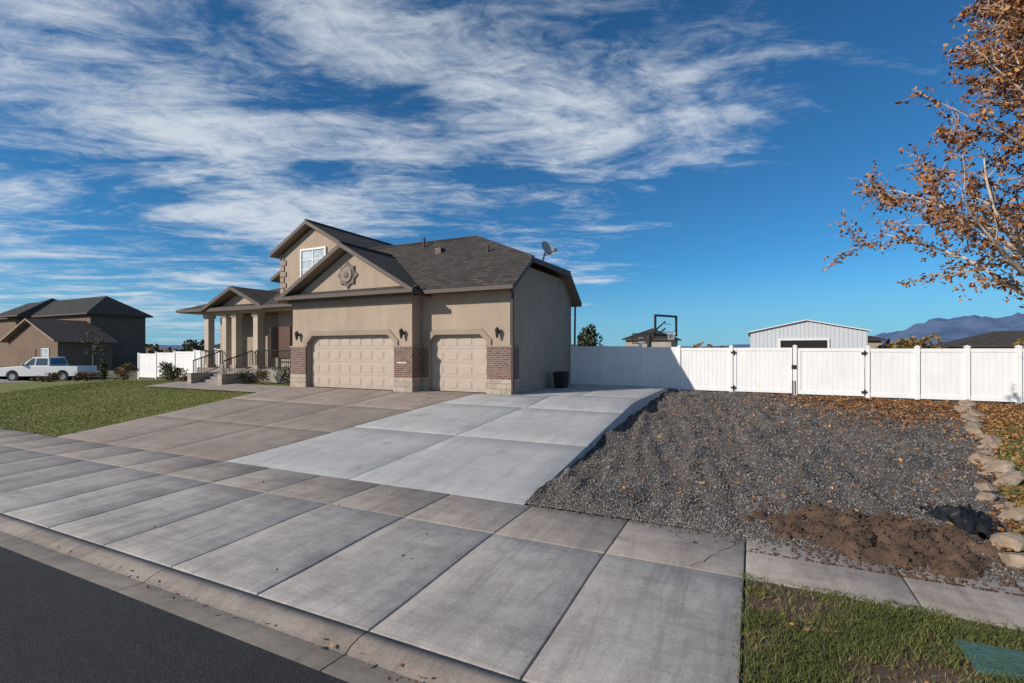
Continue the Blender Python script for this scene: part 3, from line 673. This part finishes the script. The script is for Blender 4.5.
b=B(); b.box(2.8,2.98,-.95,.95,.45,.64); b.box(-3.0,-2.82,-.93,.93,.45,.62); 
for s_ in(-1,1): b.box(2.82,2.89,s_*.72,s_*.93,.75,.95); b.box(.95,1.08,s_*.95,s_*1.13,1.2,1.38)
b.build('chrome',[M_alu],T,bevel=.02)
b=B()
for cx in(-1.75,1.85):
    for s_ in(-1,1):
        b.cyl((cx,s_*.68,.38),(cx,s_*.93,.38),.38,n=22,mi=0); b.cyl((cx,s_*.90,.38),(cx,s_*.945,.38),.22,n=14,mi=1)
    b.box(cx-.4,cx+.4,-.66,.66,.3,.8,0)
b.build('wheels',[M_rubber,M_alu],T)
# ------------------------------------------------------------------ vegetation
def clump_tree(name,loc,h,rx,rz,mat,n=900,leaf=.25,zc=None):
    e=empty(name); loc=Vector(loc); b=B()
    zc=zc if zc is not None else h-rz
    b.cyl(loc-Vector((0,0,.1)),loc+Vector((0,0,zc)),.035*h,.018*h,8)
    for k in range(9):
        a=random.uniform(0,6.3); b.cyl(loc+Vector((0,0,zc*random.uniform(.6,1))),loc+Vector((math.cos(a)*rx*.7,math.sin(a)*rx*.7,zc+rz*random.uniform(-.2,.7))),.012*h,.004*h,6)
    b.build('trunk',[M_bark2],e)
    cs=[]
    for k in range(16):
        v=Vector((random.gauss(0,1),random.gauss(0,1),random.gauss(0,1))).normalized()*random.uniform(.35,.85); cs.append((v,random.uniform(.22,.42)))
    P=[]
    for _ in range(n):
        v,r=random.choice(cs); d=Vector((random.gauss(0,1),random.gauss(0,1),random.gauss(0,1))).normalized()*r*random.uniform(.6,1.05); q=v+d
        P.append((loc.x+q.x*rx,loc.y+q.y*rx,loc.z+max(.02,zc+q.z*rz)))
    scatter('foliage',lv6,lf6,np.array(P),rng.uniform(.5,1.1,n)*leaf,[mat],parent=e)
clump_tree('shrub',(-28.3,15.6,.6),1.3,.6,.65,M_shrub,900,.06,.65)
clump_tree('shrub.001',(-20.9,15.6,.8),.8,.5,.4,M_shrubbr,500,.05,.4)
clump_tree('shrub.007',(-19.6,15.7,.8),.9,.5,.45,M_shrub,500,.05,.45)
clump_tree('shrub.008',(-22.0,15.5,.8),.7,.4,.35,M_shrub,400,.05,.35)
clump_tree('shrub.009',(-26.6,15.3,.65),.8,.5,.4,M_shrubbr,500,.05,.4)
clump_tree('shrub.010',(-18.7,15.6,.8),.7,.3,.4,M_shrubbr,300,.05,.4)
clump_tree('shrub.002',(-37.6,17.8,.1),1.7,.9,.8,M_shrubbr,900,.08,.85)
clump_tree('shrub.003',(-41.5,18.4,.05),1.6,.45,.9,M_shrub,900,.07,.8)
clump_tree('shrub.004',(-39.5,16.5,.2),.9,.8,.45,M_shrubbr,700,.07,.45)
clump_tree('shrub.005',(-43.5,16.0,.1),.7,.9,.4,M_shrubbr,600,.07,.35)
clump_tree('shrub.006',(-31,17.2,.5),.8,.7,.4,M_shrubbr,600,.06,.4)
clump_tree('small_tree',(-52.5,22.5,.05),4.3,1.2,1.4,M_shrubbr,160,.10)
clump_tree('green_tree',(-24,76,.3),6.2,2.0,2.4,M_shrub,900,.3)
clump_tree('autumn_tree',(16,74,.3),3.6,1.9,1.5,M_treey,800,.25)
clump_tree('autumn_tree.001',(20,80,.3),4.2,2.4,2,M_treey,800,.25)
clump_tree('autumn_tree.002',(29,76,.3),3.4,2.4,1.6,M_treey,800,.25)
clump_tree('autumn_tree.003',(-100,60,.0),5,3,2,M_shrub,800,.3)
P=[]
for _ in range(9000):
    a=random.uniform(-1.3,1.6); d=random.uniform(170,260); P.append((math.sin(a)*d,math.cos(a)*d,.3+abs(random.gauss(0,1))*(1.4+1.0*noise.noise(Vector((a*18,0,0))))))
scatter('distant_tree_line',lv6,lf6,np.array(P),rng.uniform(.6,1.5,len(P)),[M_shrubbr])
tb=B(); LP=[]
def branch(pos,d,L,r,lev,leafy):
    nseg={1:8,2:5,3:4}[lev]; pos=Vector(pos); d=Vector(d).normalized()
    for k in range(nseg):
        wob={1:.10,2:.17,3:.22}[lev]
        d=(d+Vector((random.gauss(0,wob),random.gauss(0,wob),random.gauss(0,wob)+{1:.035,2:.03,3:-.02}[lev]))).normalized()
        q=pos+d*(L/nseg); t0=k/nseg; t1=(k+1)/nseg
        tb.cyl(pos,q,r*(1-.8*t0),r*(1-.8*t1),7 if lev==1 else 5 if lev==2 else 4,0,False)
        if lev<3 and k>=1:
            for c_ in range(2 if random.random()<.8 else 1):
                a=random.uniform(0,2*math.pi); o_=d.orthogonal().normalized(); s_=d.cross(o_); ang=random.uniform(.45,.9)
                dd=d*math.cos(ang)+(o_*math.cos(a)+s_*math.sin(a))*math.sin(ang)
                if lev==1: branch(q,dd,L*random.uniform(.28,.42)*(1-.35*t1),max(.008,r*(1-.8*t1)*.55),2,random.random()**.55)
                else: branch(q,dd,random.uniform(.22,.5),.006,3,leafy)
        if lev==3 or (lev==2 and k>=3):
            for _ in range(4):
                if random.random()<leafy*.9: LP.append(pos+(q-pos)*random.random()+Vector((random.gauss(0,.035),random.gauss(0,.035),random.gauss(-.04,.04))))
        pos=q
random.seed(5)
e=empty('birch_tree')
base=Vector((5.72,13.35,.3)); tp=base+Vector((.1,.1,9.8)); K=12
def tr_(t): return base+(tp-base)*t+Vector((.12*math.sin(t*7),.12*math.cos(t*5)-.12,0))
for k in range(K): tb.cyl(tr_(k/K),tr_((k+1)/K),.17*(1-.88*k/K),.17*(1-.88*(k+1)/K),10,0,False)
limbs=34
for i in range(limbs):
    t=.22+.74*i/limbs; z=base.z+9.8*t
    a=(i*2.399)%(2*math.pi)
    if i%2==0: a=math.atan2(-.44,-.90)+random.uniform(-.9,.9)
    L=max(1.2,4.4*(1-(t-.2)*.92)); el_=random.uniform(.45,.78)+.5*(t-.24)
    branch(tr_(t),(math.cos(a)*math.cos(el_),math.sin(a)*math.cos(el_),math.sin(el_)),L,.06*(1-.6*t)+.012,1,1)
tb.build('trunk_and_branches',[M_bark],e,recalc=False,smooth=True)
LP=np.array([tuple(v) for v in LP]); LP=LP[LP[:,2]>2.6]
print('LEAVES',len(LP),'VERTS',len(tb.v))
scatter('foliage',lv6,lf6,LP,rng.uniform(.028,.054,len(LP)),[M_leaf],parent=e)
# mountains
m=N('hazy_mountain'); c=m.ramp(m.noise(.006,8,.7),[(.35,(.04,.085,.18)),(.65,(.10,.15,.26))]); m.col(c); m.rough(1); M_mt=m.m  # blue of the distant air haze is painted into the base colour
def ridge(name,az0,az1,dist,fn,n=160):
    V=[];rows=14
    for j in range(rows):
        for i in range(n):
            t=i/(n-1); a=az0+(az1-az0)*t; h=fn(t,a); k=j/(rows-1)
            d=dist+ k*dist*.25; z=h*k**.9*(1+.22*noise.fractal(Vector((t*30,k*4,1)),.8,2,5))
            V.append((math.sin(a)*d,math.cos(a)*d,z-5))
    F=[(j*n+i,j*n+i+1,(j+1)*n+i+1,(j+1)*n+i) for j in range(rows-1) for i in range(n-1)]
    npmesh(name,V,F,[M_mt],smooth=False)
ridge('mountains',math.radians(8.5),math.radians(60),3600,lambda t,a:225*(.35+.65*sm(0,.14,t))*sm(0,.04,t)*(1+.12*noise.noise(Vector((t*22,0,0)))))
ridge('hills',math.radians(-75),math.radians(9),5200,lambda t,a:60+35*noise.noise(Vector((t*14,3,0))))
# ------------------------------------------------------------------ camera, light, world
YAW=math.radians(26.2)
cam=bpy.data.cameras.new('camera'); co=bpy.data.objects.new('camera',cam); link(co)
co.location=(0,0,2.4); co.rotation_euler=(math.radians(90),0,YAW); cam.lens=17.15; cam.sensor_width=36; cam.shift_y=.0083; cam.clip_end=20000; cam.clip_start=.05
scn.camera=co
el=math.radians(27); sx,sy=-.60,-.75; nrm=math.hypot(sx,sy); sx/=nrm; sy/=nrm
sv=Vector((sx*math.cos(el),sy*math.cos(el),math.sin(el)))
sun=bpy.data.lights.new('sun','SUN'); sun.energy=4.9; sun.angle=math.radians(.5); sun.color=(1,.915,.81)
so=bpy.data.objects.new('sun',sun); so.rotation_euler=(-sv).to_track_quat('-Z','Y').to_euler(); link(so)
W=bpy.data.worlds.new('World'); scn.world=W; W.use_nodes=True; nt=W.node_tree; nt.nodes.clear()
def wn(ty,**kw):
    nd=nt.nodes.new(ty)
    for k,v in kw.items():
        if k in nd.inputs.keys(): nd.inputs[k].default_value=v
        else: setattr(nd,k,v)
    return nd
L_=nt.links.new
out=wn('ShaderNodeOutputWorld'); bg=wn('ShaderNodeBackground',Strength=.09); L_(bg.outputs[0],out.inputs[0])
sky=wn('ShaderNodeTexSky'); sky.sky_type='NISHITA'; sky.sun_disc=False; sky.sun_elevation=el; sky.sun_rotation=math.atan2(sx,sy); sky.air_density=1.0; sky.dust_density=.1; sky.ozone_density=4.0; sky.altitude=1300
def wmix(a,b,fac,mode='MIX'):
    mx=wn('ShaderNodeMix',data_type='RGBA',blend_type=mode)
    for v,i in((fac,0),(a,6),(b,7)):
        if isinstance(v,bpy.types.NodeSocket): L_(v,mx.inputs[i])
        else: mx.inputs[i].default_value=(*v,1) if hasattr(v,'__len__') else v
    return mx.outputs[2]
base_sky=wmix(sky.outputs[0],(.36,.90,1.14),1.0,'MULTIPLY')
tc=wn('ShaderNodeTexCoord'); sep=wn('ShaderNodeSeparateXYZ'); L_(tc.outputs['Generated'],sep.inputs[0])
def math_(op,a,b=None):
    m=wn('ShaderNodeMath',operation=op)
    for i,v in enumerate((a,b)):
        if v is None: continue
        if isinstance(v,(int,float)): m.inputs[i].default_value=v
        else: L_(v,m.inputs[i])
    return m.outputs[0]
def mr(v,a,b,c=0.,d=1.):
    m=wn('ShaderNodeMapRange',interpolation_type='SMOOTHSTEP'); L_(v,m.inputs['Value'])
    m.inputs['From Min'].default_value=a;m.inputs['From Max'].default_value=b;m.inputs['To Min'].default_value=c;m.inputs['To Max'].default_value=d; return m.outputs['Result']
hz=mr(sep.outputs[2],-.02,.17,.75,0.)
base_sky=wmix(base_sky,(2.5,5.0,7.2),hz)
zz=math_('ADD',math_('MAXIMUM',sep.outputs[2],0.0),.05)
def dot(v):
    d=wn('ShaderNodeVectorMath',operation='DOT_PRODUCT'); L_(tc.outputs['Generated'],d.inputs[0]); d.inputs[1].default_value=v; return d.outputs['Value']
R_=(math.cos(YAW),math.sin(YAW),0); D_=(-math.sin(YAW),math.cos(YAW),0)
a_=math_('DIVIDE',dot(R_),zz); b_=math_('DIVIDE',dot(D_),zz)
cb=wn('ShaderNodeCombineXYZ'); L_(a_,cb.inputs[0]); L_(b_,cb.inputs[1])
def wmap(rot,sc,loc=(0,0,0)):
    mp=wn('ShaderNodeMapping'); mp.inputs['Rotation'].default_value=(0,0,math.radians(rot)); mp.inputs['Scale'].default_value=sc; mp.inputs['Location'].default_value=loc; L_(cb.outputs[0],mp.inputs['Vector']); return mp.outputs[0]
def wnoise(vec,sc,det,ro,di):
    n_=wn('ShaderNodeTexNoise',Scale=sc,Detail=det,Roughness=ro,Distortion=di); L_(vec,n_.inputs['Vector']); return n_.outputs['Fac']
n1=wnoise(wmap(-35,(.6,1.3,1)),1.3,10,.62,1.3); n2=wnoise(wmap(0,(1,1,1),(3.3,1.2,0)),.75,5,.55,.5); n3=wnoise(wmap(-20,(1,1.5,1)),5.0,8,.7,1.4)
dens=math_('ADD',math_('ADD',math_('MULTIPLY',n1,.55),math_('MULTIPLY',n2,.50)),math_('MULTIPLY',n3,.22))
mask=mr(a_,.4,1.8,.045,-.20)
dens=math_('ADD',dens,mask)
d2=mr(dens,.60,.83)
fade=mr(sep.outputs[2],.0,.10,.6,1.)
d3=math_('MULTIPLY',math_('MULTIPLY',d2,fade),.92)
fin=wmix(base_sky,(7.2,7.9,8.7),d3)
L_(fin,bg.inputs['Color'])
scn.view_settings.view_transform='Standard'; scn.view_settings.look='None'; scn.view_settings.exposure=0
